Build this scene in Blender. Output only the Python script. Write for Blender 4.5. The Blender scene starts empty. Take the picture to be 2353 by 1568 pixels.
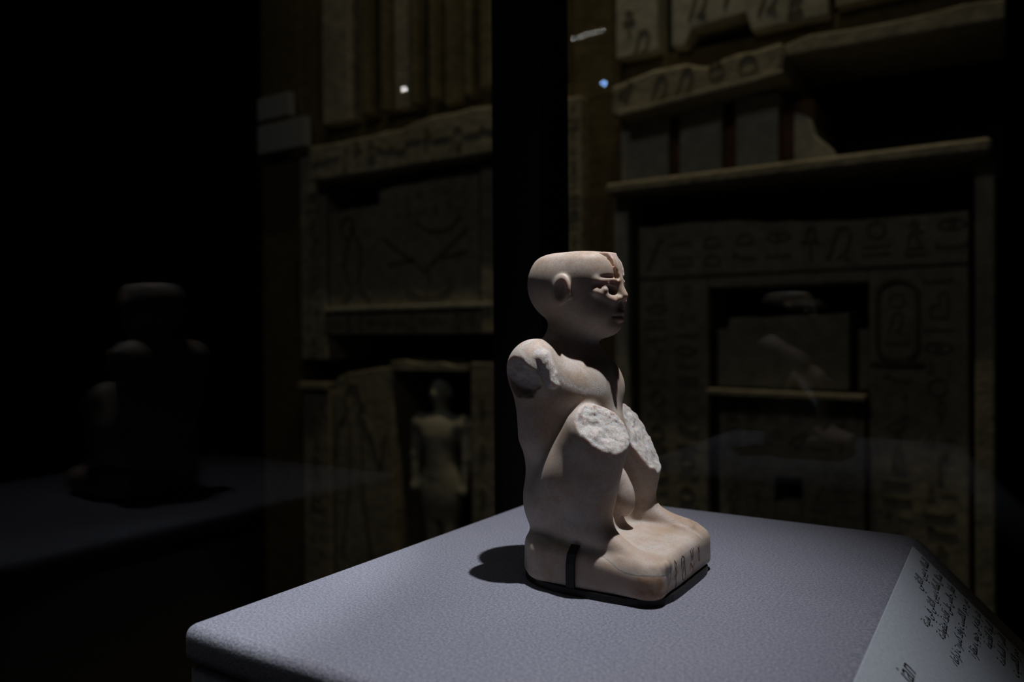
import bpy, bmesh, math, random
import numpy as np
from mathutils import Vector, Matrix

# ------------------------------------------------------------------ camera
scene = bpy.context.scene
col = scene.collection
# world axes: +X = direction the figurine faces, +Y = towards the stone wall, +Z = up (metres)
T, PITCH, ROLL = -0.5694, -0.00783, -0.0069
CAM = Vector((0.0, 0.0, 1.1165))
cu = Vector((math.cos(T), -math.sin(T), 0)); cf = Vector((math.sin(T), math.cos(T), 0))
fwd = cf * math.cos(PITCH) + Vector((0, 0, 1)) * math.sin(PITCH)
up = -cf * math.sin(PITCH) + Vector((0, 0, 1)) * math.cos(PITCH)
right = cu * math.cos(ROLL) + up * math.sin(ROLL)
up = up * math.cos(ROLL) - cu * math.sin(ROLL)
cd = bpy.data.cameras.new('camera')
cam = bpy.data.objects.new('camera', cd); col.objects.link(cam)
M = Matrix((right, up, -fwd)).transposed().to_4x4(); M.translation = CAM
cam.matrix_world = M
cd.sensor_width = 36; cd.lens = 1775 / 2353 * 36
cd.clip_start = 0.01; cd.clip_end = 50
cd.dof.use_dof = True; cd.dof.focus_distance = 0.365; cd.dof.aperture_fstop = 7.5
scene.camera = cam

# ------------------------------------------------------------------ world, lights, exposure
w = bpy.data.worlds.new('gallery_darkness'); scene.world = w; w.use_nodes = True
w.node_tree.nodes['Background'].inputs[0].default_value = (0.6, 0.65, 0.7, 1)
w.node_tree.nodes['Background'].inputs[1].default_value = 0.0

def spot(name, loc, target, power, color, angle, blend, radius):
    l = bpy.data.lights.new(name, 'SPOT'); l.energy = power; l.color = color
    l.spot_size = math.radians(angle); l.spot_blend = blend; l.shadow_soft_size = radius
    o = bpy.data.objects.new(name, l); col.objects.link(o); o.location = loc
    o.rotation_euler = (Vector(target) - Vector(loc)).to_track_quat('-Z', 'Y').to_euler()
    return o
def area(name, loc, target, power, color, sx, sy):
    l = bpy.data.lights.new(name, 'AREA'); l.energy = power; l.color = color
    l.shape = 'RECTANGLE'; l.size = sx; l.size_y = sy
    o = bpy.data.objects.new(name, l); col.objects.link(o); o.location = loc
    o.rotation_euler = (Vector(target) - Vector(loc)).to_track_quat('-Z', 'Y').to_euler()
    return o

# spotlights in the lid of the showcase
spot('case_key_spot', (-0.092, 0.336, 1.66), (-0.278, 0.262, 1.0), 19.5, (0.975, 0.965, 1.0), 58, 1.0, 0.005)
spot('case_left_spot', (-0.335, 0.25, 1.66), (-0.425, 0.20, 1.0), 10.0, (0.93, 0.96, 1.0), 37, 0.35, 0.006)
# wall washers hung just in front of the reliefs, and the dim gallery light
for i, x in enumerate((-1.6, -1.05, -0.45)):
    spot('wall_washer', (x, 1.50, 4.25), (x, 2.02, 1.2), (9.0, 20.0, 25.0)[i], (1.0, 0.80, 0.46), 70, 1.0, 0.03)
area('gallery_glow', (-0.80, -0.6, 3.25), (-0.8, 2.0, 1.3), 1.75, (1.0, 0.97, 0.88), 0.8, 0.4)

scene.view_settings.view_transform = 'Standard'
scene.view_settings.look = 'None'
scene.view_settings.exposure = 0.0
scene.view_settings.gamma = 1.0
scene.view_settings.use_curve_mapping = False
scene.cycles.use_denoising = True
scene.cycles.sample_clamp_indirect = 0.0
scene.cycles.max_bounces = 10
scene.cycles.transparent_max_bounces = 16

# ------------------------------------------------------------------ helpers
rng = np.random.default_rng(11)
random.seed(5)

def tag(o, label=None, cat=None, group=None, kind=None):
    if label: o['label'] = label
    if cat: o['category'] = cat
    if group: o['group'] = group
    if kind: o['kind'] = kind
    return o
def link(name, me, mat=None, parent=None):
    o = bpy.data.objects.new(name, me); col.objects.link(o)
    if mat and not me.materials: me.materials.append(mat)
    if parent: o.parent = parent
    return o
def empty(name, loc=(0, 0, 0)):
    o = bpy.data.objects.new(name, None); col.objects.link(o); o.location = loc
    o.empty_display_size = 0.05
    return o
def mesh_from(name, verts, faces, smooth=False):
    me = bpy.data.meshes.new(name); me.from_pydata([tuple(v) for v in verts], [], [tuple(f) for f in faces]); me.update()
    if smooth: me.polygons.foreach_set('use_smooth', [True] * len(me.polygons))
    return me
def bm_mesh(name, bm, smooth=False):
    me = bpy.data.meshes.new(name); bm.to_mesh(me); bm.free()
    if smooth: me.polygons.foreach_set('use_smooth', [True] * len(me.polygons))
    return me
def box_bm(x0, x1, y0, y1, z0, z1, bev=0.0, seg=2):
    bm = bmesh.new()
    r = bmesh.ops.create_cube(bm, size=1.0)
    for v in r['verts']:
        v.co = Vector(((x0 + x1) / 2 + v.co.x * (x1 - x0), (y0 + y1) / 2 + v.co.y * (y1 - y0), (z0 + z1) / 2 + v.co.z * (z1 - z0)))
    if bev: bmesh.ops.bevel(bm, geom=bm.edges[:], offset=bev, segments=seg, profile=0.6, affect='EDGES')
    return bm
def box(name, x0, x1, y0, y1, z0, z1, mat, parent=None, bev=0.0, seg=2):
    return link(name, bm_mesh(name, box_bm(x0, x1, y0, y1, z0, z1, bev, seg), bev > 0 and seg > 2), mat, parent)
def prism(name, pts, y0, y1, mat, parent=None, bev=0.0, seg=2):
    """polygon in (x,z), extruded from y0 (front) to y1 (back)"""
    bm = bmesh.new()
    a = [bm.verts.new((p[0], y0, p[1])) for p in pts]; b = [bm.verts.new((p[0], y1, p[1])) for p in pts]
    n = len(pts)
    bm.faces.new(a); bm.faces.new(b[::-1])
    for i in range(n): bm.faces.new((a[i], b[i], b[(i + 1) % n], a[(i + 1) % n]))
    bmesh.ops.recalc_face_normals(bm, faces=bm.faces[:])
    if bev: bmesh.ops.bevel(bm, geom=bm.edges[:], offset=bev, segments=seg, profile=0.5, affect='EDGES')
    bmesh.ops.triangulate(bm, faces=[f for f in bm.faces if len(f.verts) > 4])
    return link(name, bm_mesh(name, bm), mat, parent)
def rough_edge(x0, z0, x1, z1, n, amp):
    return [(x0 + (x1 - x0) * i / n, z0 + (z1 - z0) * i / n + (random.uniform(-amp, amp) if 0 < i < n else 0)) for i in range(n + 1)]

# ------------------------------------------------------------------ materials
def mat_new(name):
    m = bpy.data.materials.new(name); m.use_nodes = True
    nt = m.node_tree; return m, nt, nt.nodes['Principled BSDF']
def plain(name, color, rough=0.6, metal=0.0, spec=0.5):
    m, nt, b = mat_new(name)
    b.inputs['Base Color'].default_value = (*color, 1); b.inputs['Roughness'].default_value = rough
    b.inputs['Metallic'].default_value = metal; b.inputs['Specular IOR Level'].default_value = spec
    return m
def coord(nt, kind='Object'):
    n = nt.nodes.new('ShaderNodeTexCoord'); return n.outputs[kind]
def noise(nt, vec, scale, detail=4, rough=0.6):
    n = nt.nodes.new('ShaderNodeTexNoise'); n.inputs['Scale'].default_value = scale
    n.inputs['Detail'].default_value = detail; n.inputs['Roughness'].default_value = rough
    nt.links.new(vec, n.inputs['Vector']); return n.outputs['Fac']
def ramp(nt, fac, stops):
    n = nt.nodes.new('ShaderNodeValToRGB'); e = n.color_ramp.elements
    e[0].position, e[0].color = stops[0][0], (*stops[0][1], 1)
    e[1].position, e[1].color = stops[-1][0], (*stops[-1][1], 1)
    for p, c in stops[1:-1]:
        q = e.new(p); q.color = (*c, 1)
    nt.links.new(fac, n.inputs['Fac']); return n.outputs['Color']
def mixc(nt, fac, a, b, mode='MIX'):
    n = nt.nodes.new('ShaderNodeMix'); n.data_type = 'RGBA'; n.blend_type = mode
    if isinstance(fac, (int, float)): n.inputs[0].default_value = fac
    else: nt.links.new(fac, n.inputs[0])
    for k, s in ((6, a), (7, b)):
        if isinstance(s, tuple): n.inputs[k].default_value = (*s, 1)
        else: nt.links.new(s, n.inputs[k])
    return n.outputs[2]
def bump(nt, height, strength, dist, prev=None):
    n = nt.nodes.new('ShaderNodeBump'); n.inputs['Strength'].default_value = strength; n.inputs['Distance'].default_value = dist
    nt.links.new(height, n.inputs['Height'])
    if prev: nt.links.new(prev, n.inputs['Normal'])
    return n.outputs['Normal']

def limestone(name, c1, c2, c3, bumpd=0.006):
    m, nt, b = mat_new(name)
    g = nt.nodes.new('ShaderNodeNewGeometry').outputs['Position']
    n1 = noise(nt, g, 3.5, 5, 0.6); n2 = noise(nt, g, 28, 6, 0.65)
    base = ramp(nt, n1, [(0.3, c1), (0.55, c2), (0.75, c3)])
    fine = ramp(nt, n2, [(0.3, (0.72, 0.72, 0.72)), (0.62, (1.05, 1.05, 1.05))])
    nt.links.new(mixc(nt, 1.0, base, fine, 'MULTIPLY'), b.inputs['Base Color'])
    b.inputs['Roughness'].default_value = 0.9; b.inputs['Specular IOR Level'].default_value = 0.15
    nt.links.new(bump(nt, n2, 0.8, bumpd, bump(nt, noise(nt, g, 9, 4), 0.6, bumpd * 2)), b.inputs['Normal'])
    return m
M_stone = limestone('limestone', (0.33, 0.30, 0.24), (0.44, 0.41, 0.34), (0.50, 0.48, 0.42))
M_pale = limestone('pale_limestone', (0.46, 0.45, 0.40), (0.56, 0.55, 0.50), (0.62, 0.61, 0.56), 0.003)
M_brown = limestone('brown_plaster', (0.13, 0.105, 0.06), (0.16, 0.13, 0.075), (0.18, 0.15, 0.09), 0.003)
M_ochre = limestone('ochre_tinted_limestone', (0.17, 0.15, 0.10), (0.22, 0.195, 0.13), (0.26, 0.23, 0.16), 0.004)
M_red = limestone('red_stained_stone', (0.20, 0.10, 0.06), (0.26, 0.14, 0.08), (0.24, 0.16, 0.10), 0.004)
M_sign = limestone('carving_shade_tone', (0.20, 0.18, 0.14), (0.26, 0.235, 0.18), (0.31, 0.28, 0.22), 0.002)  # darker than the stone, so raised signs look sunk and shaded
M_void = plain('charcoal_wall_and_recess_shade', (0.012, 0.012, 0.012), 0.9, spec=0.1)  # room walls; behind the stones this black is painted recess shade
M_black = plain('black_powder_coat', (0.006, 0.006, 0.007), 0.6, spec=0.2)
M_mount = plain('black_mount_steel', (0.006, 0.006, 0.006), 0.5, spec=0.3)
M_floor = plain('dark_floor', (0.03, 0.028, 0.026), 0.5)
M_ink = plain('black_ink', (0.012, 0.012, 0.014), 0.7)
M_card = plain('pale_grey_card', (0.34, 0.36, 0.40), 0.7, spec=0.2)
M_bulb_housing = plain('lamp_housing', (0.02, 0.02, 0.02), 0.4)

def emitter(name, color, s):
    m = bpy.data.materials.new(name); m.use_nodes = True; nt = m.node_tree; nt.nodes.clear()
    e = nt.nodes.new('ShaderNodeEmission'); e.inputs[0].default_value = (*color, 1); e.inputs[1].default_value = s
    o = nt.nodes.new('ShaderNodeOutputMaterial'); nt.links.new(e.outputs[0], o.inputs[0]); return m

def fabric_mat():
    m, nt, b = mat_new('grey_blue_fabric')
    g = nt.nodes.new('ShaderNodeNewGeometry').outputs['Position']
    n1 = noise(nt, g, 900, 2, 0.7); n2 = noise(nt, g, 14, 3, 0.5)
    wv = nt.nodes.new('ShaderNodeTexWave'); wv.inputs['Scale'].default_value = 420; wv.inputs['Distortion'].default_value = 1.5
    wv.bands_direction = 'Y'; nt.links.new(g, wv.inputs['Vector'])
    c = ramp(nt, n1, [(0.33, (0.100, 0.105, 0.143)), (0.5, (0.182, 0.187, 0.232)), (0.67, (0.288, 0.290, 0.338))])
    c = mixc(nt, 0.22, c, ramp(nt, wv.outputs['Fac'], [(0.0, (0.115, 0.12, 0.157)), (1.0, (0.25, 0.255, 0.305))]))
    c = mixc(nt, 1.0, c, ramp(nt, n2, [(0.3, (0.93, 0.93, 0.94)), (0.7, (1.04, 1.04, 1.03))]), 'MULTIPLY')
    # a few specks of dark lint
    vo = nt.nodes.new('ShaderNodeTexVoronoi'); vo.inputs['Scale'].default_value = 42; nt.links.new(g, vo.inputs['Vector'])
    lint = ramp(nt, vo.outputs['Distance'], [(0.010, (0.25, 0.2, 0.18)), (0.024, (1, 1, 1))])
    c = mixc(nt, 1.0, c, lint, 'MULTIPLY')
    nt.links.new(c, b.inputs['Base Color'])
    b.inputs['Roughness'].default_value = 0.95; b.inputs['Specular IOR Level'].default_value = 0.05
    b.inputs['Sheen Weight'].default_value = 0.12; b.inputs['Sheen Roughness'].default_value = 0.5
    nt.links.new(bump(nt, n1, 0.5, 0.0006), b.inputs['Normal'])
    return m
M_fabric = fabric_mat()

def alabaster():
    m, nt, b = mat_new('travertine_alabaster')
    g = coord(nt)      # object space, millimetre model scaled by the object -> metres * 1000
    fr = nt.nodes.new('ShaderNodeAttribute'); fr.attribute_name = 'fracture'
    st = nt.nodes.new('ShaderNodeAttribute'); st.attribute_name = 'stain'
    n1 = noise(nt, g, 0.055, 4, 0.55); n2 = noise(nt, g, 0.35, 6, 0.7); n3 = noise(nt, g, 1.6, 4, 0.75)
    base = ramp(nt, n1, [(0.32, (0.41, 0.32, 0.25)), (0.5, (0.47, 0.40, 0.35)), (0.72, (0.52, 0.465, 0.43))])
    speck = ramp(nt, n2, [(0.30, (0.80, 0.72, 0.64)), (0.55, (1, 1, 1))])
    c = mixc(nt, 0.6, base, speck, 'MULTIPLY')
    c = mixc(nt, 1.0, c, ramp(nt, n3, [(0.32, (0.84, 0.83, 0.82)), (0.68, (1.14, 1.14, 1.15))]), 'MULTIPLY')
    stn = nt.nodes.new('ShaderNodeMath'); stn.operation = 'MULTIPLY'
    nt.links.new(st.outputs['Fac'], stn.inputs[0])
    nt.links.new(ramp(nt, n2, [(0.35, (0.35, 0.35, 0.35)), (0.62, (1, 1, 1))]), stn.inputs[1])
    c = mixc(nt, stn.outputs[0], c, (0.30, 0.17, 0.09))
    frc = ramp(nt, n3, [(0.34, (0.38, 0.34, 0.31)), (0.6, (0.66, 0.63, 0.62))])
    c = mixc(nt, fr.outputs['Fac'], c, frc)
    nt.links.new(c, b.inputs['Base Color'])
    b.inputs['Roughness'].default_value = 0.55; b.inputs['Specular IOR Level'].default_value = 0.3
    b.inputs['Subsurface Weight'].default_value = 0.7
    b.inputs['Subsurface Radius'].default_value = (1.0, 0.42, 0.20)
    b.inputs['Subsurface Scale'].default_value = 0.0036
    hb = nt.nodes.new('ShaderNodeMath'); hb.operation = 'MULTIPLY_ADD'
    nt.links.new(fr.outputs['Fac'], hb.inputs[0]); hb.inputs[1].default_value = 0.8; hb.inputs[2].default_value = 0.10
    bn = nt.nodes.new('ShaderNodeBump'); bn.inputs['Distance'].default_value = 0.0006
    nt.links.new(n3, bn.inputs['Height']); nt.links.new(hb.outputs[0], bn.inputs['Strength'])
    nt.links.new(bn.outputs['Normal'], b.inputs['Normal'])
    return m
M_alab = alabaster()

def glass_mat():
    m = bpy.data.materials.new('clear_showcase_glass'); m.use_nodes = True; nt = m.node_tree; nt.nodes.clear()
    geo = nt.nodes.new('ShaderNodeNewGeometry')
    dt = nt.nodes.new('ShaderNodeVectorMath'); dt.operation = 'DOT_PRODUCT'
    nt.links.new(geo.outputs['Normal'], dt.inputs[0]); nt.links.new(geo.outputs['Incoming'], dt.inputs[1])
    def mth(op, a, b2):
        n = nt.nodes.new('ShaderNodeMath'); n.operation = op
        for k, s in ((0, a), (1, b2)):
            if s is None: continue
            if isinstance(s, (int, float)): n.inputs[k].default_value = s
            else: nt.links.new(s, n.inputs[k])
        return n.outputs[0]
    c = mth('ABSOLUTE', dt.outputs['Value'], None)
    f5 = mth('POWER', mth('SUBTRACT', 1.0, c), 5.0)
    F = mth('ADD', mth('MULTIPLY', f5, 0.986), 0.014)       # Fresnel reflectance of one glass face
    tr = nt.nodes.new('ShaderNodeBsdfTransparent'); tr.inputs[0].default_value = (0.985, 0.99, 0.985, 1)
    gl = nt.nodes.new('ShaderNodeBsdfGlossy'); gl.inputs['Roughness'].default_value = 0.0
    mx = nt.nodes.new('ShaderNodeMixShader'); nt.links.new(F, mx.inputs[0])
    nt.links.new(tr.outputs[0], mx.inputs[1]); nt.links.new(gl.outputs[0], mx.inputs[2])
    o = nt.nodes.new('ShaderNodeOutputMaterial'); nt.links.new(mx.outputs[0], o.inputs[0])
    return m
M_glass = glass_mat()

# ------------------------------------------------------------------ the room
tag(box('floor', -4.2, 2.6, -4.2, 2.6, -0.1, 0.0, M_floor), kind='structure')
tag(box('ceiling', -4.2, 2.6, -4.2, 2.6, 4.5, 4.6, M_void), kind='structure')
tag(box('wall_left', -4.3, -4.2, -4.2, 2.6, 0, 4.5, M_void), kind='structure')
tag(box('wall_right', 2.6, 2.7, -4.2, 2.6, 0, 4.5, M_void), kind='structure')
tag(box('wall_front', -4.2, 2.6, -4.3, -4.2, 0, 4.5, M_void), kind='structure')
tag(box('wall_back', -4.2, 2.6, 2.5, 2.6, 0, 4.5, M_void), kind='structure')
WY = 2.0          # face of the relief wall
BK = 2.26         # back of its recesses
core = tag(box('wall_core', -2.43, 0.0, BK, BK + 0.15, 0, 4.5, M_void), kind='structure')   # support wall behind the stones; its black stands in for shade in the recesses

# ------------------------------------------------------------------ hieroglyph-like carved signs
def bar(bm, x0, z0, x1, z1, wd, dep):
    d = Vector((x1 - x0, 0, z1 - z0)); L = d.length
    if L < 1e-6: return
    d /= L; n = Vector((-d.z, 0, d.x)) * wd / 2
    a, b2 = Vector((x0, 0, z0)), Vector((x1, 0, z1))
    pts = [a - n, b2 - n, b2 + n, a + n]
    f = [bm.verts.new((p.x, -dep, p.z)) for p in pts]; k = [bm.verts.new((p.x, 0.0005, p.z)) for p in pts]
    fs = [bm.faces.new(f)]
    for i in range(4): fs.append(bm.faces.new((f[i], k[i], k[(i + 1) % 4], f[(i + 1) % 4])))
def poly_line(bm, pts, wd, dep):
    for p, q in zip(pts[:-1], pts[1:]): bar(bm, *p, *q, wd, dep)
def arc(cx, cz, rx, rz, a0, a1, n=10):
    return [(cx + rx * math.cos(math.radians(a0 + (a1 - a0) * i / n)), cz + rz * math.sin(math.radians(a0 + (a1 - a0) * i / n))) for i in range(n + 1)]
SIGN_LINES = {     # unit-size line drawings, x and z within about -0.5..0.5
 'bar': [[(-.5, 0), (.5, 0)]],
 'double_bar': [[(-.5, .14), (.5, .14)], [(-.5, -.14), (.5, -.14)]],
 'water': [[(-.5 + i * .1, .07 * (-1) ** i) for i in range(11)]],
 'ring': [arc(0, 0, .32, .32, 0, 360, 12)],
 'mouth': [arc(0, -.14, .5, .32, 15, 165), arc(0, .14, .5, .32, 195, 345)],
 'loaf': [arc(0, -.2, .35, .4, 0, 180), [(-.35, -.2), (.35, -.2)]],
 'reed': [[(0, -.5), (0, .1)], arc(.06, .15, .12, .35, -90, 270, 12)],
 'staff': [[(0, -.5), (0, .4), (.2, .5), (.28, .36)], [(-.1, -.5), (.1, -.5)]],
 'ankh': [[(0, -.5), (0, .08)], [(-.26, .06), (.26, .06)], arc(0, .28, .14, .21, 0, 360, 12)],
 'bird': [[(-.45, -.1), (-.15, .12), (.1, .2), (.2, .42), (.34, .44), (.44, .34)], [(.34, .3), (.22, -.08), (-.1, -.2), (-.45, -.1)], [(.05, -.2), (.05, -.46), (.2, -.46)], [(-.06, -.2), (-.06, -.46)]],
 'owl': [[(-.2, .1), (-.1, .42), (.18, .44), (.26, .22), (.14, -.3), (-.1, -.46)], [(-.2, .1), (-.26, -.2), (-.4, -.5)], [(.06, -.3), (.1, -.5), (.24, -.5)]],
 'seat': [[(-.3, -.5), (-.3, 0), (0, 0), (0, .5), (.3, .5), (.3, -.5), (-.3, -.5)]],
 'viper': [[(-.5, .02), (-.3, .14), (-.1, -.02), (.15, -.04), (.5, -.02)], [(-.42, .08), (-.48, .22)], [(-.36, .1), (-.34, .24)]],
 'man': [arc(.02, .38, .1, .1, 0, 360, 8), [(0, .27), (-.12, .0), (-.16, -.3), (.26, -.3), (.1, -.1), (.02, .2)], [(.0, .18), (.26, .16)], [(-.16, -.3), (-.2, -.48), (.3, -.48)]],
 'arm': [[(-.5, -.04), (.35, -.04), (.5, .1)], [(-.5, -.04), (-.5, .14)]],
 'eye': [arc(0, -.1, .48, .3, 20, 160), arc(0, .1, .48, .3, 200, 340), arc(0, 0, .11, .11, 0, 360, 8)],
 'slant': [[(-.2, -.5), (.2, .5)], [(.2, .5), (.36, .44)]],
 'strokes': [[(-.2, -.3), (-.2, .3)], [(0, -.3), (0, .3)], [(.2, -.3), (.2, .3)]],
 'cartouche': [arc(0, .32, .22, .18, 0, 180) + arc(0, -.32, .22, .18, 180, 360) + [(.22, .32)], [(-.3, -.53), (.3, -.53)]],
}
SIGN_MESH = {}
for k, lines in SIGN_LINES.items():
    bm = bmesh.new()
    for ln in lines: poly_line(bm, ln, 0.085 if k != 'cartouche' else 0.05, 0.055)
    me = bm_mesh('carved_sign_' + k, bm); me.materials.append(M_sign); SIGN_MESH[k] = me
SMALL = ['bar', 'double_bar', 'water', 'mouth', 'loaf', 'viper', 'arm', 'eye', 'ring']
TALL = ['reed', 'staff', 'ankh', 'bird', 'owl', 'seat', 'man', 'slant', 'strokes']
def sign(kind, x, z, size, y, parent, sx=1.0):
    o = link('carved_sign', SIGN_MESH[kind], None, parent)
    o.location = (x, y + 0.0003, z); o.scale = (size * sx, size, size)
    return o
def sign_column(x, z0, z1, wd, y, parent):
    z = z1
    while z > z0 + wd * 0.4:
        r = random.random()
        if r < 0.5:
            h = wd * 0.42; sign(random.choice(SMALL), x + random.uniform(-.05, .05) * wd, z - h / 2, wd * 0.8, y, parent)
        elif r < 0.75:
            h = wd * 0.85; sign(random.choice(TALL), x, z - h / 2, wd * 0.75, y, parent)
        else:
            h = wd * 0.55
            for s in (-.24, .24): sign(random.choice(SMALL + TALL), x + s * wd, z - h / 2, wd * 0.42, y, parent)
        z -= h + wd * 0.12
def sign_row(x0, x1, z, ht, y, parent):
    x = x0
    while x < x1 - ht * 0.3:
        r = random.random()
        if r < 0.5:
            wd = ht * 0.6; sign(random.choice(TALL), x + wd / 2, z, ht * 0.8, y, parent)
        else:
            wd = ht * 0.75
            for s in (-.24, .24): sign(random.choice(SMALL), x + wd / 2, z + s * ht, ht * 0.62, y, parent)
        x += wd + ht * 0.1

# ------------------------------------------------------------------ false door beside the post (left in the picture)
fd = tag(empty('false_door', (-1.6, WY, 0)), 'carved limestone false door with fluted top and figure niche, left of the black post', 'false door')
inv = Matrix.Translation((1.6, -WY, 0))
def P(o):                       # parent while keeping world coordinates
    o.matrix_parent_inverse = inv; return o
def stone(name, x0, x1, z0, z1, du, mat=M_stone, bev=0.004, back=BK - 0.0005):
    o = box(name, x0, x1, WY - du, back, z0, z1, mat, fd, bev, 1); P(o); return o
edge = stone('side_panel', -2.43, -2.21, 0, 4.5, -0.005, M_brown)
jl = stone('jamb', -2.208, -2.075, 1.03, 1.80, 0.004)
jl2 = stone('jamb', -2.20, -2.062, 0, 0.945, 0.004)
stone('jamb_ledge', -2.20, -2.062, 0.922, 0.948, 0.03)
stone('jamb', -2.208, -2.085, 1.80, 4.5, -0.01, M_brown)
# fluted palace-facade top
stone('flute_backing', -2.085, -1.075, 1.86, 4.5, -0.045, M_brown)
for (a, b2, du, mt) in ((-2.07, -1.935, .02, M_stone), (-1.882, -1.842, .03, M_ochre), (-1.787, -1.757, .03, M_ochre), (-1.748, -1.668, .0, M_stone),
                        (-1.655, -1.628, .03, M_ochre), (-1.578, -1.552, .03, M_ochre), (-1.535, -1.462, .0, M_ochre), (-1.44, -1.415, .025, M_ochre), (-1.375, -1.33, .03, M_ochre), (-1.30, -1.1, 0, M_ochre)):
    stone('flute_rib', a, b2, 1.87 + random.uniform(-.01, .012), 4.5, du, mt, 0.006)
for xx in (-1.81, -1.60, -1.395):
    for zz in np.arange(1.92, 2.5, 0.062):
        sign(random.choice(SMALL + TALL), xx, zz, 0.04, WY + 0.045, fd).matrix_parent_inverse = inv
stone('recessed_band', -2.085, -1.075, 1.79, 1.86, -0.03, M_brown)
# weathered lintel
lp = [(-2.085, 1.665)] + [(-1.075, 1.665)] + rough_edge(-1.075, 1.815, -1.6, 1.805, 7, .006) + rough_edge(-1.66, 1.79, -2.085, 1.792, 6, .005)
lint = P(prism('lintel', lp, WY - 0.07, BK, M_stone, fd, 0.008))
for i in range(16):
    sign(random.choice(SMALL + TALL), -2.03 + i * 0.06, 1.735 + random.uniform(-.012, .012), 0.07, WY - 0.07, fd).matrix_parent_inverse = inv
# offering-table panel
pp = [(-2.062, 1.213), (-1.40, 1.213), (-1.40, 1.645)] + rough_edge(-1.43, 1.648, -1.82, 1.615, 7, .006) + [(-1.822, 1.57)] + rough_edge(-1.90, 1.568, -2.062, 1.562, 3, .004)
panel = P(prism('offering_panel', pp, WY, BK, M_stone, fd, 0.004))
bm = bmesh.new()
for ln in ([(-1.80, 1.45), (-1.62, 1.33), (-1.44, 1.46)], [(-1.78, 1.36), (-1.66, 1.37)], [(-1.55, 1.37), (-1.45, 1.385)], [(-1.66, 1.50), (-1.60, 1.46), (-1.52, 1.46), (-1.47, 1.50)],
           [(-1.70, 1.28), (-1.63, 1.245), (-1.56, 1.245), (-1.51, 1.28)], [(-1.95, 1.5), (-1.9, 1.42), (-1.92, 1.30), (-1.86, 1.25)], [(-1.60, 1.33), (-1.60, 1.25)], arc(-1.97, 1.50, .03, .035, 0, 360, 10), [(-1.96, 1.46), (-1.99, 1.36), (-1.95, 1.27), (-2.0, 1.24)]):
    poly_line(bm, ln, 0.010, 0.005)
o = link('relief_lines', bm_mesh('relief_lines', bm), M_sign, fd); o.location = (0, WY, 0); o.matrix_parent_inverse = inv
for i in range(14):
    sign(random.choice(SMALL + TALL), -1.80 + (i % 7) * 0.055 + random.uniform(-.01, .01), 1.58 - (i // 7) * 0.055, 0.035, WY, fd).matrix_parent_inverse = inv
stone('jamb', -1.388, -1.075, 1.12, 1.652, 0.012, M_stone)
stone('ledge', -2.075, -1.34, 1.203, 1.219, 0.018, M_pale, 0.003)
stone('inscribed_band', -2.07, -1.392, 1.12, 1.203, 0.0)
for i in range(11):
    sign(random.choice(SMALL + TALL), -2.03 + i * 0.06, 1.162, 0.055, WY, fd).matrix_parent_inverse = inv
# lower slab with a standing figure in outline
sp = [(-2.045, 0.0), (-1.765, 0.0), (-1.765, 1.012), (-1.82, 1.008), (-1.98, 0.985), (-2.03, 0.965), (-2.045, 0.93)]
P(prism('lower_slab', sp, WY, BK, M_stone, fd, 0.006))
bm = bmesh.new()
for ln in ([(-1.985, .91), (-1.965, .945), (-1.925, .94), (-1.912, .90), (-1.895, .875), (-1.915, .86), (-1.925, .84), (-1.89, .822), (-1.865, .77)], [(-1.985, .91), (-1.975, .86), (-1.985, .83), (-2.02, .81), (-2.025, .70)],
           [(-1.96, .82), (-1.965, .60), (-2.0, .35)], [(-1.90, .80), (-1.905, .60), (-1.86, .35)], [(-1.86, .77), (-1.82, .66), (-1.80, .78)]):
    poly_line(bm, ln, 0.011, 0.005)
o = link('relief_lines', bm_mesh('relief_lines', bm), M_sign, fd); o.location = (0, WY, 0); o.matrix_parent_inverse = inv
P(prism('niche_lintel', [(-1.765, 0.998), (-1.45, 1.0)] + rough_edge(-1.45, 1.022, -1.765, 1.03, 6, .007), WY - 0.01, BK, M_stone, fd, 0.003))
stone('jamb', -1.438, -1.075, 0, 1.03, 0.0)
stone('niche_sill', -1.765, -1.438, 0, 0.30, 0.0)
for k in (0.46, 0.60, 0.74, 0.88):
    sign('reed', -1.395, k, 0.07, WY, fd).matrix_parent_inverse = inv
sign_parent_cols = ((-2.14, 1.06, 1.76, 0.085, WY - 0.004), (-2.13, .3, .88, .085, WY - .004))
for a in sign_parent_cols:
    before = set(fd.children); sign_column(*a, fd)
    for o in set(fd.children) - before: o.matrix_parent_inverse = inv

# ------------------------------------------------------------------ false door on the right
fr = tag(empty('false_door', (-0.47, WY, 0)), 'carved limestone false door with nested recesses and columns of hieroglyphs, right of the black post', 'false door')
inv2 = Matrix.Translation((0.47, -WY, 0))
def stone2(name, x0, x1, z0, z1, du, mat=M_stone, bev=0.004, back=BK):
    o = box(name, x0, x1, WY - du, back, z0, z1, mat, fr, bev, 1); o.matrix_parent_inverse = inv2; return o
def prism2(name, pts, du, mat=M_stone, bev=0.005, back=BK):
    o = prism(name, pts, WY - du, back, mat, fr, bev); o.matrix_parent_inverse = inv2; return o
def signs2(fn, *a):
    before = set(fr.children); fn(*a, fr)
    for o in set(fr.children) - before: o.matrix_parent_inverse = inv2
stone2('edge_jamb', -1.073, -1.022, 0, 1.80, 0.03)
signs2(sign_column, -1.047, 0.9, 1.78, 0.04, WY - 0.03)
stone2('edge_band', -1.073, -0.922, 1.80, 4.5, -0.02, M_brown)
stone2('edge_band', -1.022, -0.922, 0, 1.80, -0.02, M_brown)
stone2('upper_block', -0.922, -0.797, 1.888, 4.5, 0.01, M_pale)
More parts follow.
